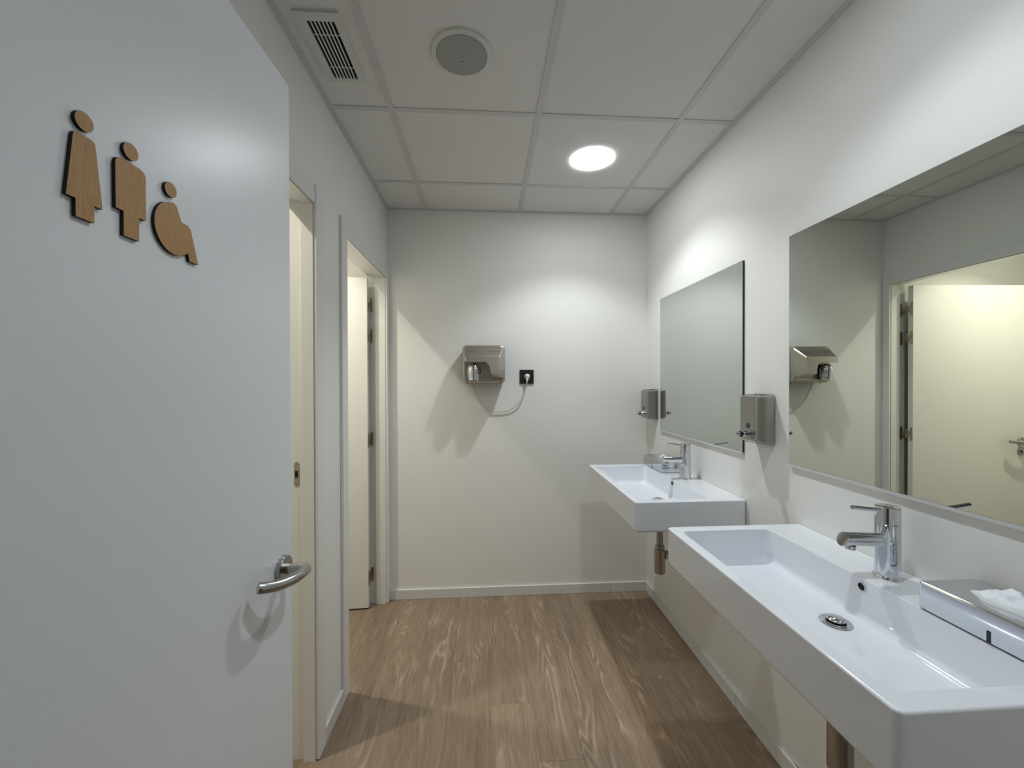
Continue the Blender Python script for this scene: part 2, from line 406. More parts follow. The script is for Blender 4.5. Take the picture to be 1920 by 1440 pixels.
# damp stain creeping above the skirting on the right wall
bm = bmesh.new(); pts = []
for i in range(25):
    t = i/24; y = 0.98 + 0.36*t; h = 0.010*math.exp(-((t-0.72)/0.16)**2) + 0.0035*math.exp(-((t-0.3)/0.25)**2) + 0.001
    pts.append((y, h*(0.8+0.4*random.random())))
lo = [bm.verts.new((XR-0.0006, y, BH-0.002)) for y, h in pts]; hi = [bm.verts.new((XR-0.0006, y, BH+h)) for y, h in pts]
lo2 = [bm.verts.new((XR, y, BH-0.002)) for y, h in pts]; hi2 = [bm.verts.new((XR, y, BH+h)) for y, h in pts]
for i in range(24):
    bm.faces.new((lo[i], lo[i+1], hi[i+1], hi[i])); bm.faces.new((hi[i], hi[i+1], hi2[i+1], hi2[i]))
obj('damp_stain', bm, M['mould'], bb_r)

# ---- stall door frames (lining with rebate, casings)
CT, CW = 0.0135, 0.068
def stall_frame(name, label, y0, y1, far_w, strike, stop):
    root = empty(name, (XL, (y0+y1)/2, 0)); struct(root, label)
    XSTOP = XL - stop; XI = XL - WT; RB = 0.014
    def lining(nm, near, inward):
        # vertical lining: stop part and rebate part
        bm = bmesh.new()
        if inward > 0: bx(bm, XSTOP, XL+0.001, near-LT, near, 0, HEAD+LT); bx(bm, XI-0.001, XSTOP, near-LT, near-RB, 0, HEAD+LT)
        else: bx(bm, XSTOP, XL+0.001, near, near+LT, 0, HEAD+LT); bx(bm, XI-0.001, XSTOP, near+RB, near+LT, 0, HEAD+LT)
        return obj(nm, bm, M['stall_door'], root)
    lining('jamb_lining', y0, 1); lining('jamb_lining', y1, -1)
    bm = bmesh.new(); bx(bm, XSTOP, XL+0.001, y0, y1, HEAD, HEAD+LT); bx(bm, XI-0.001, XSTOP, y0-RB, y1+RB, HEAD+RB, HEAD+LT)
    obj('head_lining', bm, M['stall_door'], root)
    CZ = HEAD + 0.070
    box('casing', XL, XL+CT, y0-CW, y0-0.003, 0.004, CZ, M['white_paint'], root, bevel=0.0015, segs=1)
    box('casing', XL, XL+CT, y1+0.003, y1+far_w, 0.004, CZ, M['white_paint'], root, bevel=0.0015, segs=1)
    box('head_casing', XL, XL+0.008, y0-0.003, y1+0.003, HEAD+0.003, CZ, M['white_paint'], root, bevel=0.001, segs=1)
    # shadow gap between lining and casing, painted as thin dark grey strips
    for jy in (y0-0.003, y1+0.0015): box('shadow_gap', XL, XL+0.0016, jy, jy+0.0015, 0.004, HEAD+0.003, M['joint'], root)
    box('shadow_gap', XL, XL+0.0016, y0-0.003, y1+0.003, HEAD+0.0012, HEAD+0.003, M['joint'], root)
    if strike:
        sp_ = empty_part = None
        bm = bmesh.new(); loops = []
        for dy in (0.0, -0.0015):
            loops.append([(px, y1+RB+dy, pz) for px, pz in rrect(-0.7045, -0.6865, 1.010, 1.100, 0.0088, 6)])
        loft(bm, loops); p = obj('strike_plate', bm, M['hinge'], root)
        bm = bmesh.new(); loops = [[(px, y1+RB+dy, pz) for px, pz in rrect(-0.7015, -0.6905, 1.042, 1.068, 0.0045, 5)] for dy in (-0.0012, -0.0022)]
        loft(bm, loops); obj('latch_hole', bm, M['dark'], p)
        for zz in (1.020, 1.091):
            lathe_obj('screw', (-0.6955, y1+RB-0.0014, zz), (0, -1, 0), [(0.0035, 0), (0.003, 0.0012), (0, 0.0014)], M['satin'], p, n=12)
    return root
stall_frame('trim_1', 'white door frame of the stall nearer the entrance', D1[0], D1[1], CW, True, 0.042)
tr2 = stall_frame('trim_2', 'white door frame of the stall beside the back wall', D2[0], D2[1], YB-D2[1]-0.001, False, 0.060)
# entrance frame
root = struct(empty('trim_3', (-0.03, YF, 0)), 'white frame of the entrance doorway')
box('jamb_lining', -0.475, -0.452, YF-0.125, YF+0.005, 0, 2.06, M['white_paint'], root)
box('jamb_lining', 0.397, 0.42, YF-0.125, YF+0.005, 0, 2.06, M['white_paint'], root)
box('head_lining', -0.452, 0.397, YF-0.125, YF+0.005, 2.038, 2.06, M['white_paint'], root)

# ---- door handle builder
def lever_handle(parent, rose_c, out, path, mat, with_lock=None):
    o = Vector(out)
    h = lathe_obj('lever_rose', rose_c, out, [(0.0265, 0), (0.0265, 0.0085), (0.0255, 0.0098), (0.012, 0.0098)], mat, parent, n=40)
    tube_obj('lever', path, 0.0102, mat, h, n=20)
    if with_lock is not None:
        k = lathe_obj('lock_rose', with_lock, out, [(0.0255, 0), (0.0255, 0.0085), (0.0245, 0.0098), (0, 0.0098)], mat, parent, n=40)
        lathe_obj('thumb_turn', Vector(with_lock)+o*0.0095, out, [(0.012, 0), (0.012, 0.008), (0.010, 0.010), (0, 0.010)], M['satin'], k, n=20)
    return h
def fillet(pts, r=0.014, k=5):
    pts = [Vector(p) for p in pts]; out = [pts[0]]
    for i in range(1, len(pts)-1):
        a, b_, c = pts[i-1], pts[i], pts[i+1]
        rr = min(r, (a-b_).length*0.45, (c-b_).length*0.45)
        p, q = b_+(a-b_).normalized()*rr, b_+(c-b_).normalized()*rr
        for s in range(k+1):
            t = s/k; out.append((1-t)**2*p + 2*t*(1-t)*b_ + t*t*q)
    out.append(pts[-1]); return out

# ---- entrance door leaf, swung into the room
d_dir = Vector((0.030, 1.0, 0)).normalized(); d_n = Vector((d_dir.y, -d_dir.x, 0))   # face normal towards +x
P_free = Vector((-0.4240, 0.910, 0)); P_hinge = P_free - d_dir*0.822
door1 = struct(empty('door_1', P_hinge), 'white entrance door leaf standing open with wooden restroom figures')
bm = bmesh.new()
cor = [P_hinge, P_free, P_free - d_n*0.04, P_hinge - d_n*0.04]
vb = [bm.verts.new((c.x, c.y, 0.008)) for c in cor]; vt = [bm.verts.new((c.x, c.y, 2.036)) for c in cor]
bm.faces.new(vb[::-1]); bm.faces.new(vt)
for i in range(4): bm.faces.new((vb[i], vb[(i+1) % 4], vt[(i+1) % 4], vt[i]))
obj('door_leaf', bm, M['door'], door1, smooth=True, bevel=0.003)
def on_leaf(y, z, off=0.0):
    s = (y - P_free.y)/d_dir.y; p = P_free + d_dir*s + d_n*off; return Vector((p.x, p.y, z))
rc = on_leaf(0.868, 1.006)
def on_x(px, py, X):   # back-project a measured point of the lever onto the plane x = X
    d = rgt2*((px-960)/FPX) - up2*((py-720)/FPX) + fwd; p = d*(X/d.x); return Vector((X, p.y, p.z+CAM_H))
lev = [rc + d_n*0.008, rc + d_n*0.053, on_x(562, 1078, -0.3685), on_x(548, 1086.5, -0.3725), on_x(523, 1097, -0.384), on_x(498, 1102, -0.398), on_x(484, 1103, -0.407)]
pth = fillet(lev[:3], 0.012, 6)[:-1] + smooth_path([lev[2], lev[3], lev[4], lev[5], lev[6]], 5)
lever_handle(door1, rc, d_n, pth, M['satin'])

# ---- stall door leaf (far stall), opened inwards
hx, hy = -0.722, 2.520; ang = math.radians(3.0)
sd = Vector((-math.cos(ang), -math.sin(ang), 0)); sn = Vector((-sd.y, sd.x, 0))
if sn.y > 0: sn = -sn                      # face towards the entrance
H0 = Vector((hx, hy, 0)); H1 = H0 + sd*0.790
door2 = struct(empty('door_2', H0), 'cream white stall door leaf opened inwards beside the back wall')
bm = bmesh.new(); cor = [H0, H1, H1 - sn*0.035, H0 - sn*0.035]
vb = [bm.verts.new((c.x, c.y, 0.010)) for c in cor]; vt = [bm.verts.new((c.x, c.y, 2.030)) for c in cor]
bm.faces.new(vb[::-1]); bm.faces.new(vt)
for i in range(4): bm.faces.new((vb[i], vb[(i+1) % 4], vt[(i+1) % 4], vt[i]))
obj('door_leaf', bm, M['stall_door'], door2, smooth=True, bevel=0.002)
r2 = H0 + sd*0.733 + Vector((0, 0, 0.985))
lv = [r2 + sn*0.008, r2 + sn*0.055, r2 + sn*0.058 - sd*0.04, r2 + sn*0.052 - sd*0.085 + Vector((0, 0, 0.002)), r2 + sn*0.040 - sd*0.125 + Vector((0, 0, 0.005))]
lever_handle(door2, r2, sn, fillet(lv[:3], 0.016, 6)[:-1] + smooth_path(lv[2:], 5), M['satin'], with_lock=r2 + Vector((0, 0, -0.066)))
for hz in (1.875, 1.681, 1.036, 0.185):
    # hinge: plate let into the lining rebate, plate on the leaf edge, knuckle between
    bm = bmesh.new(); yy = D2[1] + 0.014
    loft(bm, [[(px, yy+dy, pz) for px, pz in rrect(-0.722, -0.708, hz-0.045, hz+0.045, 0.006, 5)] for dy in (0.0, -0.0025)])
    hg = obj('hinge_plate', bm, M['hinge'], door2)
    bm = bmesh.new()
    loft(bm, [[(hx+dx, py, pz) for py, pz in rrect(hy+0.004, hy+0.018, hz-0.045, hz+0.045, 0.006, 5)] for dx in (0.0, 0.0025)])
    obj('leaf_plate', bm, M['hinge'], hg)
    bm = bmesh.new()
    bx(bm, -0.728, -0.716, 2.545, 2.592, hz-0.018, hz-0.006); bx(bm, -0.728, -0.716, 2.530, 2.575, hz+0.004, hz+0.018)
    lathe(bm, (-0.724, 2.563, hz-0.03), (0, 0, 1), [(0.0065, 0), (0.0065, 0.06)], 14)
    obj('knuckle', bm, M['hinge'], hg)

# ================================================================== LAMPS
def downlight(name, label, x, y, cfg, group):
    root = empty(name, (x, y, ZC)); tag(root, label, 'ceiling light', group)
    # trimless recessed reflector
    prof = [(0.1010, 0.0), (0.1000, 0.0), (0.0965, 0.030), (0.086, 0.062), (0.072, 0.083), (0.070, 0.088), (0.064, 0.088), (0.063, 0.092), (0.057, 0.092), (0.056, 0.096)]
    bm = bmesh.new(); lathe(bm, (x, y, ZC), (0, 0, 1), prof, 48, False, False)
    obj('reflector', bm, emit('lamp_reflector_glow', cfg['color'], cfg['glow']), root, smooth=True)
    bm = bmesh.new(); lathe(bm, (x, y, ZC), (0, 0, 1), [(0.105, 0.02), (0.105, 0.12), (0.0, 0.12)], 32, False, False)
    obj('housing', bm, M['reflector'], root, smooth=True)
    bm = bmesh.new(); lathe(bm, (x, y, ZC+0.096), (0, 0, 1), [(0.056, 0), (0.030, 0.001), (0.030, -0.002), (0.026, -0.003), (0.012, -0.003), (0.0, -0.004)], 32, False, False)
    obj('lens', bm, M['lens'], root, smooth=True)
    ld = bpy.data.lights.new('lamp_light', 'AREA'); ld.shape = 'DISK'; ld.size = 0.05; ld.spread = math.radians(130); ld.energy = cfg['power']; ld.color = cfg['color']
    lo_ = bpy.data.objects.new('lamp_light', ld); COL.objects.link(lo_); lo_.parent = root; lo_.location = (0, 0, 0.082)
    return root
M['lens'] = emit('lamp_lens', (0.80, 0.88, 1.0), 0.9)
downlight('recessed_downlight', 'round recessed ceiling light shining in the tile before the back wall', LX, LY[0], ROOM_LIGHT, None)
downlight('recessed_downlight', 'round recessed ceiling light above the washbasin beside the entrance', LX, LY[1], NEAR_LIGHT, None)
downlight('recessed_downlight', 'recessed ceiling light inside the stall beside the entrance', *ST1, STALL_LIGHT, None)
downlight('recessed_downlight', 'recessed ceiling light inside the stall beside the back wall', *ST2, STALL_LIGHT, None)
downlight('recessed_downlight', 'added unseen fill light in the corridor ceiling outside, towards the stalls side', *HALL[0], HALL_FILL, None)
downlight('recessed_downlight', 'added unseen fill light in the corridor ceiling outside, towards the washbasin side', *HALL[1], HALL_FILL, None)

# ================================================================== CEILING FITTINGS
# air vent
vx0, vx1, vy0, vy1 = -0.571, -0.4355, 1.239, 1.521
vent = tag(empty('air_vent', ((vx0+vx1)/2, (vy0+vy1)/2, ZC)), 'white rectangular ceiling vent with dark slots beside the speaker tile', 'vent')
ix0, ix1, iy0, iy1 = vx0+0.030, vx1-0.022, vy0+0.030, vy1-0.018
zt, zb = TZ0, TZ0-0.008
bm = bmesh.new()
for s in ((vx0, ix0, vy0, vy1), (ix1, vx1, vy0, vy1), (ix0, ix1, vy0, iy0), (ix0, ix1, iy1, vy1)): bx(bm, *s, zb, zt)
obj('vent_frame', bm, M['vent'], vent)
box('vent_backing', ix0, ix1, iy0, iy1, zt-0.0012, zt-0.0002, M['dark'], vent)
pitch_ = (ix1-ix0)/7
for k in range(1, 7):
    xc = ix0 + k*pitch_
    box('slat', xc-0.0024, xc+0.0024, iy0, iy1, zb+0.0005, zb+0.0022, M['vent'], vent)
for yy in (iy0+0.050, iy1-0.052):
    box('vent_crossbar', ix0, ix1, yy-0.0012, yy+0.0012, zb+0.0003, zb+0.0022, M['vent'], vent)
# speaker
sx, sy_ = -0.078, 1.374
spk = tag(empty('ceiling_speaker', (sx, sy_, ZC)), 'round grey ceiling loudspeaker with a pale rim', 'speaker')
lathe_obj('speaker_rim', (sx, sy_, TZ0), (0, 0, -1), [(0.104, 0), (0.104, 0.002), (0.101, 0.006), (0.088, 0.009), (0.0855, 0.008)], M['spk_rim'], spk, n=64, cap0=False, cap1=False)
gr = lathe_obj('speaker_grille', (sx, sy_, TZ0), (0, 0, -1), [(0.0856, 0.006), (0.084, 0.0085), (0.045, 0.0098), (0, 0.0102)], M['grille'], spk, n=64, cap0=False)
box('brand_badge', sx-0.014, sx+0.014, sy_+0.016, sy_+0.024, TZ0-0.0110, TZ0-0.0095, M['spk_rim'], gr)
bm = bmesh.new()
for a, b_ in ((-0.0125, -0.0095), (-0.0075, -0.004), (-0.0035, -0.0005), (0.0, 0.003), (0.0035, 0.0065), (0.007, 0.0105)):
    bx(bm, sx+a, sx+b_, sy_+0.0180, sy_+0.0222, TZ0-0.0113, TZ0-0.0110)
obj('badge_print', bm, M['mark'], gr)

# ================================================================== RIGHT WALL
def mirror(name, label, y0, y1, z0, z1):
    root = tag(empty(name, (XR, (y0+y1)/2, z0)), label, 'mirror')
    box('mirror_backing', XR-0.0075, XR, y0, y1, z0, z1, M['mirror_edge'], root)
    box('mirror_glass', XR-0.0085, XR-0.0076, y0+0.0004, y1-0.0004, z0+0.0004, z1-0.0004, M['mirror'], root)
    box('bottom_strip', XR-0.0092, XR, y0, y1, z0-0.009, z0-0.0002, M['tbar'], root)  # light grey strip just below the glass
    return root
mirror('wall_mirror', 'frameless square mirror over the washbasin beside the back wall', 1.611, 2.401, 1.099, 1.893)
mirror('wall_mirror', 'frameless mirror over the washbasin beside the entrance, reflecting an open stall', 0.56, 1.353, 1.104, 1.899)

def soap_dispenser(y0, label):
    """steel wall dispenser, y0 = side towards the entrance"""
    root = tag(empty('soap_dispenser', (XR, y0+0.056, 1.15)), label, 'soap dispenser', None)
    Wd, Hh, Dp = 0.112, 0.192, 0.071
    y1 = y0+Wd; z0, z1 = 1.152, 1.152+Hh
    bm = bmesh.new(); loops = []
    for X, ins, zi, zb_ in ((XR, 0.0, 0, 0), (XR-0.008, 0.0, 0, 0), (XR-0.016, 0.003, 0.003, 0.003), (XR-0.052, 0.004, 0.004, 0.005), (XR-0.066, 0.007, 0.006, 0.012), (XR-0.0705, 0.013, 0.011, 0.018)):
        loops.append([(X, py, pz) for py, pz in rrect(y0+ins, y1-ins, z0+zb_, z1-zi, 0.012, 5)])
    loft(bm, loops); obj('dispenser_body', bm, M['steel'], root, smooth=True)
    box('fill_lid', XR-0.048, XR-0.010, y0+0.012, y1-0.012, z1-0.008, z1-0.0024, M['black'], root, bevel=0.002)
    lathe_obj('sight_window', (XR-0.0702, y0+0.054, z0+0.072), (-1, 0, 0), [(0.0105, 0), (0.0105, 0.0012), (0.009, 0.0026), (0, 0.0030)], M['green'], root, n=28)
    yc, zc = y0+0.052, z0+0.040
    v = lathe_obj('push_valve', (XR-0.0702, yc, zc), (-1, 0, 0), [(0.0115, 0), (0.0115, 0.020), (0.0100, 0.021), (0.0100, 0.026), (0.0075, 0.028), (0.0065, 0.030), (0.0065, 0.040), (0.0085, 0.042), (0.0085, 0.047), (0.006, 0.050), (0, 0.051)], M['chrome'], root, n=28)
    lathe_obj('valve_collar', (XR-0.0962, yc, zc), (-1, 0, 0), [(0.0112, 0), (0.0112, 0.006), (0.0095, 0.006)], M['black'], v, n=28, cap0=False, cap1=False)
    lathe_obj('spout', (XR-0.088, yc, zc-0.008), (-0.2, 0, -1), [(0.004, 0), (0.0038, 0.010), (0.003, 0.013)], M['chrome'], v, n=16)
    return root
soap_dispenser(1.430, 'brushed steel soap dispenser between the two mirrors')
soap_dispenser(2.447, 'brushed steel soap dispenser in the corner by the back wall')

# ---- washbasins
def washbasin(y0, y1, xf, label, dy=0.0):
    zt_, zb_ = 0.905, 0.779
    root = tag(empty('washbasin', (XR, (y0+y1)/2, zb_)), label, 'washbasin')
    ix0_, ix1_, iy0_, iy1_ = xf+0.034, 0.929, y0+0.042, y1-0.042
    L_ = []
    def lp(x0, x1, a, b_, r, z): L_.append([(px, py, z) for px, py in rrect(x0, x1, a, b_, r, 6)])
    xb = XR-0.001
    lp(xf+0.030, xb, y0+0.020, y1-0.020, 0.010, zb_)
    lp(xf+0.008, xb, y0+0.006, y1-0.006, 0.012, zb_+0.002)
    lp(xf+0.002, xb, y0+0.001, y1-0.001, 0.013, zb_+0.007)
    lp(xf, xb, y0, y1, 0.014, zb_+0.014)
    lp(xf, xb, y0, y1, 0.014, zt_-0.005)
    lp(xf+0.001, xb, y0+0.001, y1-0.001, 0.0135, zt_-0.0025)
    lp(xf+0.0025, xb-0.001, y0+0.0025, y1-0.0025, 0.012, zt_-0.0008)
    lp(xf+0.005, xb-0.003, y0+0.005, y1-0.005, 0.010, zt_)
    e = 0.006
    lp(ix0_-e, ix1_+e, iy0_-e, iy1_+e, 0.020, zt_)
    lp(ix0_-0.002, ix1_+0.002, iy0_-0.002, iy1_+0.002, 0.018, zt_-0.0015)
    lp(ix0_, ix1_, iy0_, iy1_, 0.018, zt_-0.006)
    lp(ix0_+0.006, ix1_-0.006, iy0_+0.008, iy1_-0.008, 0.022, zt_-0.080)
    lp(ix0_+0.010, ix1_-0.010, iy0_+0.012, iy1_-0.012, 0.024, zt_-0.091)
    lp(ix0_+0.018, ix1_-0.018, iy0_+0.022, iy1_-0.022, 0.026, zt_-0.0975)
    lp(ix0_+0.030, ix1_-0.030, iy0_+0.036, iy1_-0.036, 0.026, zt_-0.0995)
    lp(ix0_+0.080, ix1_-0.080, iy0_+0.150, iy1_-0.150, 0.030, zt_-0.1030)
    bm = bmesh.new(); loft(bm, L_); obj('basin', bm, M['ceramic'], root, smooth=True)
    yc = (y0+y1)/2 + dy
    # overflow opening
    ov = lathe_obj('overflow_hole', (0.9262, yc-0.005, 0.884), (-1, 0, -0.06), [(0.0100, 0), (0.0100, 0.0009), (0.0088, 0.0009), (0.0084, 0.0003)], M['ceramic'], root, n=24, cap0=False, cap1=False)
    lathe_obj('overflow_dark', (0.9262, yc-0.005, 0.884), (-1, 0, -0.06), [(0.0090, 0.0004), (0.0088, 0.0011), (0, 0.0011)], M['dark'], ov, n=24)
    # drain with raised stopper
    dx, dyy, dz = 0.853, yc-0.012, zt_-0.1015
    dr = lathe_obj('drain_flange', (dx, dyy, dz), (0, 0, 1), [(0.0335, 0), (0.0335, 0.0015), (0.031, 0.0032), (0.024, 0.0026), (0.021, 0.0008)], M['chrome'], root, n=40, cap0=False, cap1=False)
    lathe_obj('drain_throat', (dx, dyy, dz), (0, 0, 1), [(0.0225, 0.0003), (0.0225, 0.001), (0, 0.001)], M['dark'], dr, n=32)
    lathe_obj('stopper', (dx, dyy, dz), (0, 0, 1), [(0.017, 0.006), (0.0205, 0.0065), (0.0205, 0.009), (0.017, 0.0118), (0.008, 0.0132), (0, 0.0136)], M['chrome'], dr, n=40)
    # bottle trap below
    tx, ty = 0.853, yc-0.025
    tr = lathe_obj('bottle_trap', (tx, ty, zb_-0.001), (0, 0, -1), [(0.032, 0), (0.032, 0.014), (0.0160, 0.016), (0.0160, 0.190), (0.0215, 0.192), (0.0225, 0.197), (0.0225, 0.206), (0.0200, 0.208), (0.0200, 0.211), (0.0255, 0.213), (0.0265, 0.218), (0.0265, 0.325), (0.024, 0.329), (0, 0.330)], M['trap'], root, n=36)
    tube_obj('trap_outlet', [(tx, ty, zb_-0.243), (XR-0.004, ty, zb_-0.243)], 0.0160, M['trap'], tr, n=24)
    lathe_obj('outlet_nut', (tx+0.030, ty, zb_-0.243), (1, 0, 0), [(0.0165, -0.008), (0.021, -0.008), (0.021, 0.010), (0.0165, 0.012)], M['trap'], tr, n=24, cap0=False, cap1=False)
    lathe_obj('wall_flange', (XR-0.001, ty, zb_-0.243), (-1, 0, 0), [(0.034, 0), (0.033, 0.004), (0.018, 0.010)], M['trap'], tr, n=32)
    return root
washbasin(0.553, 1.318, 0.604, 'white rectangular ceramic washbasin beside the entrance, drain visible', 0.01)
washbasin(1.592, 2.338, 0.600, 'white rectangular ceramic washbasin beside the back wall')

def faucet(yc, label):
    xc, z0 = 0.997, 0.9048
    root = tag(empty('basin_faucet', (xc, yc, z0)), label, 'faucet')
    lathe_obj('faucet_base', (xc, yc, z0), (0, 0, 1), [(0.0290, 0), (0.0290, 0.004), (0.0275, 0.007), (0.0262, 0.008)], M['chrome'], root, n=40)
    lathe_obj('faucet_body', (xc, yc, z0+0.0075), (0, 0, 1), [(0.0258, 0), (0.0254, 0.126), (0.0240, 0.1275), (0.0240, 0.1285)], M['chrome'], root, n=48)
    cap = lathe_obj('faucet_cap', (xc, yc, z0+0.136), (0, 0, 1), [(0.0240, 0), (0.0254, 0.0012), (0.0254, 0.037), (0.0245, 0.040), (0.020, 0.0415), (0, 0.042)], M['chrome'], root, n=48)
    # lever stick
    tube_obj('lever', smooth_path([(xc-0.018, yc, z0+0.168), (xc-0.045, yc, z0+0.170), (xc-0.093, yc, z0+0.176)], 4), lambda t: 0.0045+0.0008*t, M['chrome'], cap, n=14)
    # spout: cylinder with a slanted mouth
    bm = bmesh.new(); r = 0.0165; n = 32; zc = z0+0.094
    A = []; B = []
    for i in range(n):
        a = 2*math.pi*i/n; dy_, dz_ = r*math.cos(a), r*math.sin(a)
        A.append(bm.verts.new((xc-0.012, yc+dy_, zc+dz_)))
        B.append(bm.verts.new((xc-0.118+0.006*(dz_/r), yc+dy_, zc+0.004+dz_)))
    for i in range(n):
        j = (i+1) % n; bm.faces.new((A[i], A[j], B[j], B[i]))
    bm.faces.new(A); bm.faces.new(B)
    s = obj('spout', bm, M['chrome'], root, smooth=True)
    lathe_obj('aerator', (xc-0.098, yc, zc-0.012), (-0.1, 0, -1), [(0.0115, 0), (0.0115, 0.009), (0.0100, 0.0105), (0, 0.0105)], M['chrome'], s, n=24)
    return root
faucet(0.943, 'chrome single-lever faucet on the washbasin beside the entrance')
faucet(1.968, 'chrome single-lever faucet on the washbasin beside the back wall')

def tissue_box(y0, label, tissue_label, big):
    x0, x1, y1 = 0.9285, 1.060, y0+0.245; z0, z1 = 0.9056, 0.964
    root = tag(empty('tissue_box', ((x0+x1)/2, (y0+y1)/2, z0)), label, 'tissue box')
    bm = bmesh.new(); bx(bm, x0, x1, y0, y1, z0, z1)
    obj('box_shell', bm, M['chrome'], root, smooth=True, bevel=0.006, segs=4)
    yc = (y0+y1)/2
    bm = bmesh.new(); loft(bm, [[(x0+dx, py, pz) for py, pz in rrect(yc-0.0032, yc+0.0032, z0+0.0005, z0+0.024, 0.0028, 5)] for dx in (0.0005, -0.0006)])
    obj('key_slot', bm, M['black'], root)
    xm = (x0+x1)/2 + 0.006
    bm = bmesh.new(); loft(bm, [[(px, py, z1+dz) for px, py in rrect(xm-0.005, xm+0.005, yc-0.055, yc+0.020, 0.0048, 6)] for dz in (-0.0006, 0.0008)])
    obj('tissue_opening', bm, M['black'], root)
    # crumpled sheet: lengthwise folds gathered over the opening
    bm = bmesh.new(); nu, nv = (56, 30)
    if big: ya, yb, xa, xb, hh = yc-0.095, yc+0.066, xm-0.036, xm+0.042, 0.027
    else: ya, yb, xa, xb, hh = yc-0.014, yc+0.024, xm-0.018, xm+0.016, 0.020
    G = []
    for i in range(nu+1):
        row = []
        for j in range(nv+1):
            u, v = i/nu, j/nv
            env = (min(1, 6*u)*min(1, 7*(1-u)))**0.7 * (math.sin(math.pi*v))**0.6
            wob = noise.noise(Vector((u*2.2, 0.3, y0*7)))*0.35
            fold = abs(math.sin((v*3.0 + wob + 0.25*u)*math.pi))*0.55 + abs(noise.noise(Vector((u*4.5+y0*9, v*7.0, 1.7))))*0.75
            z = z1 - 0.0006 + hh*env*(0.26 + 0.62*fold + 0.16*(1-abs(2*noise.noise(Vector((u*5+y0, v*4, 8.8)))))**2 + 0.16*noise.noise(Vector((u*15, v*9, 4.1+y0))))
            wid = (0.62 + 0.38*min(1, 5*(1-u))) * (0.88+0.12*math.sin(9*u+1))
            x = xa + (xb-xa)*(0.5+(v-0.5)*wid) + 0.004*noise.noise(Vector((u*5, v*2, 3.3+y0)))
            y = ya + (yb-ya)*(u + 0.05*math.sin(v*7+1)*u*u) + 0.003*noise.noise(Vector((u*2, v*5, 7.1+y0)))
            row.append(bm.verts.new((x, y, max(z, z1-0.0006))))
        G.append(row)
    for i in range(nu):
        for j in range(nv): bm.faces.new((G[i][j], G[i+1][j], G[i+1][j+1], G[i][j+1]))
    o = obj('paper_tissue', bm, M['tissue'], smooth=True)
    tag(o, tissue_label, 'tissue')
    return root
tissue_box(0.566, 'chrome tissue box on the washbasin beside the entrance', 'large crumpled white tissue pulled from the tissue box beside the entrance', True)
tissue_box(2.090, 'chrome tissue box on the washbasin beside the back wall', 'small white tissue tip sticking out of the far corner tissue box', False)

# ================================================================== BACK WALL
# hand dryer
def bw(px, py, Y):   # back-project a measured outline point onto the plane y = Y
    d = rgt2*((px-960)/FPX) - up2*((py-720)/FPX) + fwd; p = d*(Y/d.y); return Vector((p.x, Y, p.z+CAM_H))
def dpt(zx, zy, Y): return bw(850+zx/9, 630+zy/9, Y)
pa, pb = dpt(155, 800, YB-0.10), dpt(872, 155, YB-0.10)
dx0, dz0, W_, H_ = pa.x, pa.z, pb.x-pa.x, pb.z-pa.z
dryer = tag(empty('hand_dryer', (dx0+W_/2, YB, dz0)), 'brushed steel hand dryer with a round chrome nozzle', 'hand dryer')
bm = bmesh.new(); loops = []
for Y, ins in ((YB-0.0005, 0.006), (YB-0.010, 0.003), (YB-0.090, 0.0), (YB-0.107, 0.004), (YB-0.115, 0.013)):
    loops.append([(px, Y, pz) for px, pz in rrect(dx0+ins, dx0+W_-ins, dz0+ins, dz0+H_-ins, 0.024, 6)])
loft(bm, loops); obj('dryer_body', bm, M['steel_h'], dryer, smooth=True)
front = [(215, 334), (500, 328), (785, 334), (800, 350), (802, 640), (786, 660), (660, 660), (642, 645), (628, 575), (603, 500), (560, 450), (520, 440), (212, 440), (197, 428), (197, 350)]
back = [(200, 172), (500, 160), (835, 172), (862, 205), (862, 700), (840, 730), (690, 730), (662, 690), (636, 590), (610, 505), (560, 452), (520, 442), (195, 442), (168, 430), (166, 205)]
def poly3(pts, Y, f=0.0):
    cx = sum(p[0] for p in pts)/len(pts); cz = sum(p[1] for p in pts)/len(pts)
    return [dpt(px+(cx-px)*f, pz+(cz-pz)*f, Y) for px, pz in pts]
def front3(off, f=0.0):      # front face leans slightly upwards: its lower edge stands further out
    cx, cz = 500, 450
    return [dpt(px+(cx-px)*f, pz+(cz-pz)*f, YB-0.180-0.020*(pz-334)/326-off) for px, pz in front]
bm = bmesh.new(); loft(bm, [poly3(back, YB-0.09), poly3(back, YB-0.104), front3(0.0), front3(0.005, 0.03)])
hood = obj('dryer_hood', bm, M['steel_h'], dryer, smooth=True, bevel=0.005, segs=3)
def on_hood(px, pz):
    t = (pz-172)/(334-172); return dpt(px, pz, YB-0.104-0.076*t-0.0054)
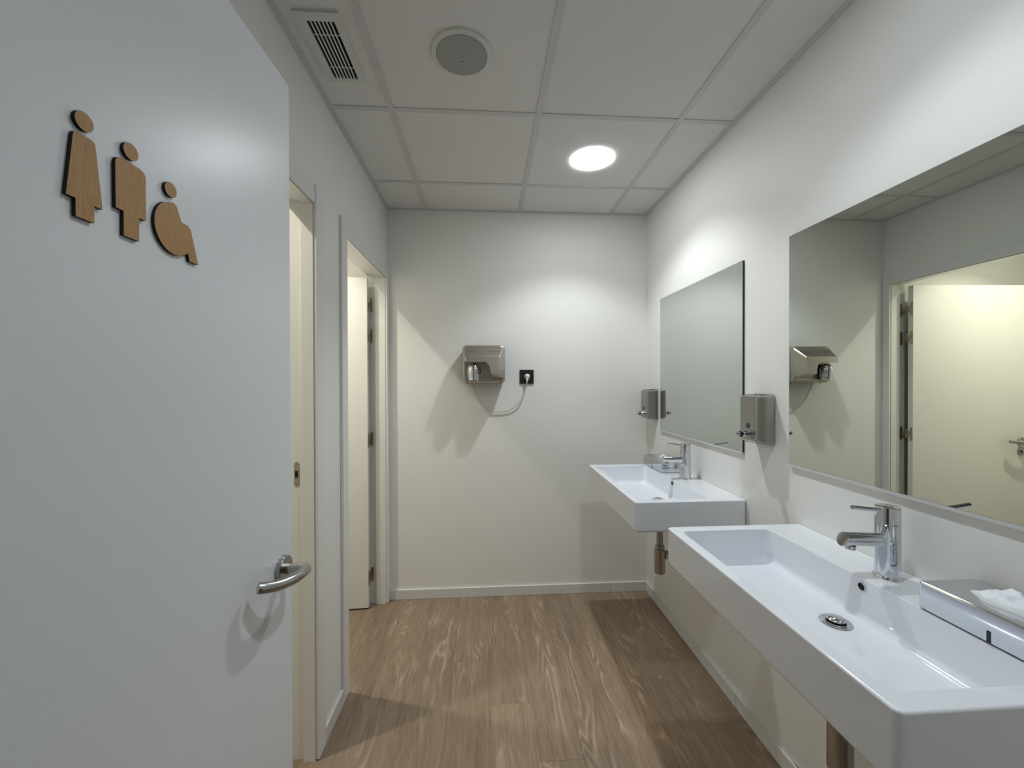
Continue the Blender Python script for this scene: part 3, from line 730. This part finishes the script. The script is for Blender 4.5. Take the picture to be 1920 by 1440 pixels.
for word, a, b_, zz in (('saniflow', 262, 400, 260), ('mediclinics', 610, 750, 264)):
    p0, p1, p2 = on_hood(a, zz), on_hood(b_, zz), on_hood(a, zz-30)
    ux = (p1-p0).normalized(); uz = ux.cross((p2-p0).normalized()).normalized(); uy = uz.cross(ux)
    cu = bpy.data.curves.new('printed_logo', 'FONT'); cu.body = word; cu.size = 0.0132; cu.extrude = 0.0002; cu.materials.append(M['logo'])
    tmp = bpy.data.objects.new('printed_logo', cu); COL.objects.link(tmp); bpy.context.view_layer.update()
    me = bpy.data.meshes.new_from_object(tmp.evaluated_get(bpy.context.evaluated_depsgraph_get()))
    bpy.data.objects.remove(tmp, do_unlink=True)
    me.transform(Matrix(((ux.x, uy.x, uz.x, p0.x), (ux.y, uy.y, uz.y, p0.y), (ux.z, uy.z, uz.z, p0.z), (0, 0, 0, 1))))
    lo_ = bpy.data.objects.new('printed_logo', me); COL.objects.link(lo_)
    if not me.materials: me.materials.append(M['logo'])
    lo_.parent = hood; lo_.matrix_parent_inverse = Matrix.Translation(-Vector(hood.location))
ny = YB-0.152
nc = dpt(345, 600, ny); nx, nz_ = nc.x, nc.z
gc = dpt(350, 590, YB-0.111)
gk = lathe_obj('nozzle_gasket', (gc.x, YB-0.110, gc.z), (0, -1, 0), [(0.042, 0), (0.042, 0.008), (0.036, 0.010), (0.030, 0.004)], M['black'], dryer, n=36)
bm = bmesh.new()
lathe(bm, (nx, ny, nz_+0.050), (0, 0, -1), [(0, 0), (0.012, 0.002), (0.024, 0.008), (0.033, 0.019), (0.0378, 0.034), (0.0385, 0.050), (0.0362, 0.070), (0.0325, 0.090), (0.0330, 0.103), (0.0315, 0.103), (0.0300, 0.095)], 40, True, False)
tube(bm, [(gc.x, YB-0.112, gc.z), (nx, ny, nz_)], 0.030, 28)
obj('nozzle', bm, M['chrome'], dryer, smooth=True)
lathe_obj('nozzle_mouth', (nx, ny, nz_-0.046), (0, 0, -1), [(0.030, 0), (0.030, 0.002), (0, 0.002)], M['dark'], dryer, n=32)
for px in (235, 790):
    p = dpt(px, 798, YB-0.055); lathe_obj('bottom_screw', (p.x, YB-0.055, dz0+0.004), (0, 0, -1), [(0.006, 0), (0.006, 0.006), (0.004, 0.008), (0, 0.008)], M['black'], dryer, n=14)
# socket
skx, skz, sh = 0.2655, 1.425, 0.0455
sock = tag(empty('wall_socket', (skx, YB, skz)), 'square black wall socket on the back wall', 'socket')
box('socket_plate', skx-sh, skx+sh, YB-0.009, YB-0.0002, skz-sh, skz+sh, M['black'], sock, bevel=0.0015)
lathe_obj('socket_insert', (skx, YB-0.0088, skz), (0, -1, 0), [(0.0235, 0), (0.0235, 0.0012), (0.0205, 0.0012), (0.0205, 0.0004), (0, 0.0004)], M['black'], sock, n=36)
# plug and cord belong to the dryer
cpts = [bw(884, 714, YB-0.030), bw(889, 728, YB-0.026), bw(896, 745, YB-0.022), bw(906, 760, YB-0.018), bw(919, 770, YB-0.014), bw(936, 771.5, YB-0.013), bw(956, 768, YB-0.016), bw(971, 757, YB-0.021), bw(981, 741, YB-0.028), bw(986.5, 724, YB-0.036), bw(988, 716, YB-0.038)]
cord = tube_obj('power_cord', smooth_path(cpts, 6), 0.0033, M['cord'], dryer, n=10)
plug = lathe_obj('plug', (skx+0.0015, YB-0.0094, skz+0.001), (0, -1, 0), [(0.0185, 0), (0.0185, 0.006), (0.0170, 0.018), (0.0145, 0.026), (0.010, 0.031), (0, 0.033)], M['white_plastic'], cord, n=28)
tube_obj('plug_strain_relief', smooth_path([(skx+0.001, YB-0.026, skz-0.002), (skx+0.0005, YB-0.033, skz-0.014), tuple(cpts[-1])], 5), lambda t: 0.0125-0.0075*t, M['white_plastic'], cord, n=16)

# ================================================================== FIGURES ON THE ENTRANCE DOOR
SG = 'wooden restroom figures on the entrance door'
def figure(name, label, head, hr, outline):
    """head (y,z), outline list of (y,z) on the door face"""
    root = tag(empty(name, on_leaf(head[0], min(p[1] for p in outline))), label, 'sign', SG)
    T0, T1 = 0.0003, 0.0046
    def seat(y, z):            # measured on a plane 0.421 m off the camera axis; carried to the true face of the leaf
        t = (T1 + P_free.dot(d_n)) / (Vector((-0.421, y, 0)).dot(d_n)); return (t*y, CAM_H + t*(z-CAM_H))
    hr = hr*seat(*head)[0]/head[0]; head = seat(*head); outline = [seat(*p) for p in outline]; root.location = on_leaf(head[0], min(p[1] for p in outline))
    def plate(nm, pts):
        bm = bmesh.new()
        lo = [bm.verts.new(on_leaf(y, z, T0)) for y, z in pts]; hi = [bm.verts.new(on_leaf(y, z, T1)) for y, z in pts]
        bm.faces.new(lo[::-1]).material_index = 1
        bm.faces.new(hi).material_index = 0
        for i in range(len(pts)):
            j = (i+1) % len(pts); bm.faces.new((lo[i], lo[j], hi[j], hi[i])).material_index = 1
        o = obj(nm, bm, [M['sign'], M['burnt']], root); return o
    plate('figure_head', [(head[0]+hr*math.cos(2*math.pi*k/32), head[1]+hr*math.sin(2*math.pi*k/32)) for k in range(32)])
    plate('figure_body', outline)
def rnd_corner(p0, p1, p2, r, k=5):
    a, b_, c = Vector((*p0, 0)), Vector((*p1, 0)), Vector((*p2, 0))
    p, q = b_+(a-b_).normalized()*r, b_+(c-b_).normalized()*r
    return [tuple((((1-t)**2)*p + 2*t*(1-t)*b_ + t*t*q)[:2]) for t in [s/k for s in range(k+1)]]
zb0 = 1.5655
yw = 0.4555
wtl, wtr = (yw-0.0115, 1.6535), (yw+0.0115, 1.6535)
wout = [(yw-0.010, zb0), (yw+0.010, zb0), (yw+0.010, 1.584), (yw+0.0195, 1.584)] + rnd_corner((yw+0.0195, 1.584), wtr, wtl, 0.005) + rnd_corner(wtr, wtl, (yw-0.0195, 1.584), 0.005) + [(yw-0.0195, 1.584), (yw-0.010, 1.584)]
figure('restroom_figure', 'wooden figure in a flared skirt on the white entrance door', (yw, 1.6685), 0.0098, wout)
ym = 0.5115
mtl, mtr = (ym-0.0208, 1.6545), (ym+0.0208, 1.6545)
mout = [(ym-0.0105, zb0), (ym+0.0105, zb0), (ym+0.0105, 1.594), (ym+0.0205, 1.594)] + rnd_corner((ym+0.0205, 1.594), mtr, mtl, 0.010) + rnd_corner(mtr, mtl, (ym-0.0205, 1.594), 0.010) + [(ym-0.0205, 1.594), (ym-0.0105, 1.594)]
figure('restroom_figure', 'wooden figure with straight square-shouldered body on the white entrance door', (ym, 1.6685), 0.0098, mout)
wh = [(0.5740, 1.6362), (0.5790, 1.6360), (0.5825, 1.6340), (0.591, 1.616), (0.6035, 1.6155), (0.6085, 1.612), (0.6235, 1.566), (0.6060, 1.566), (0.6030, 1.5762)]
for k in range(0, 41):
    a = math.radians(-52 - k*(186/40)); wh.append((0.5785 + 0.0335*math.cos(a)*1.0, 1.6015 + 0.0345*math.sin(a)))
figure('restroom_figure', 'wooden seated wheelchair figure on the white entrance door', (0.5725, 1.6520), 0.0098, wh)

sc.cycles.caustics_reflective = False
sc.cycles.caustics_refractive = False
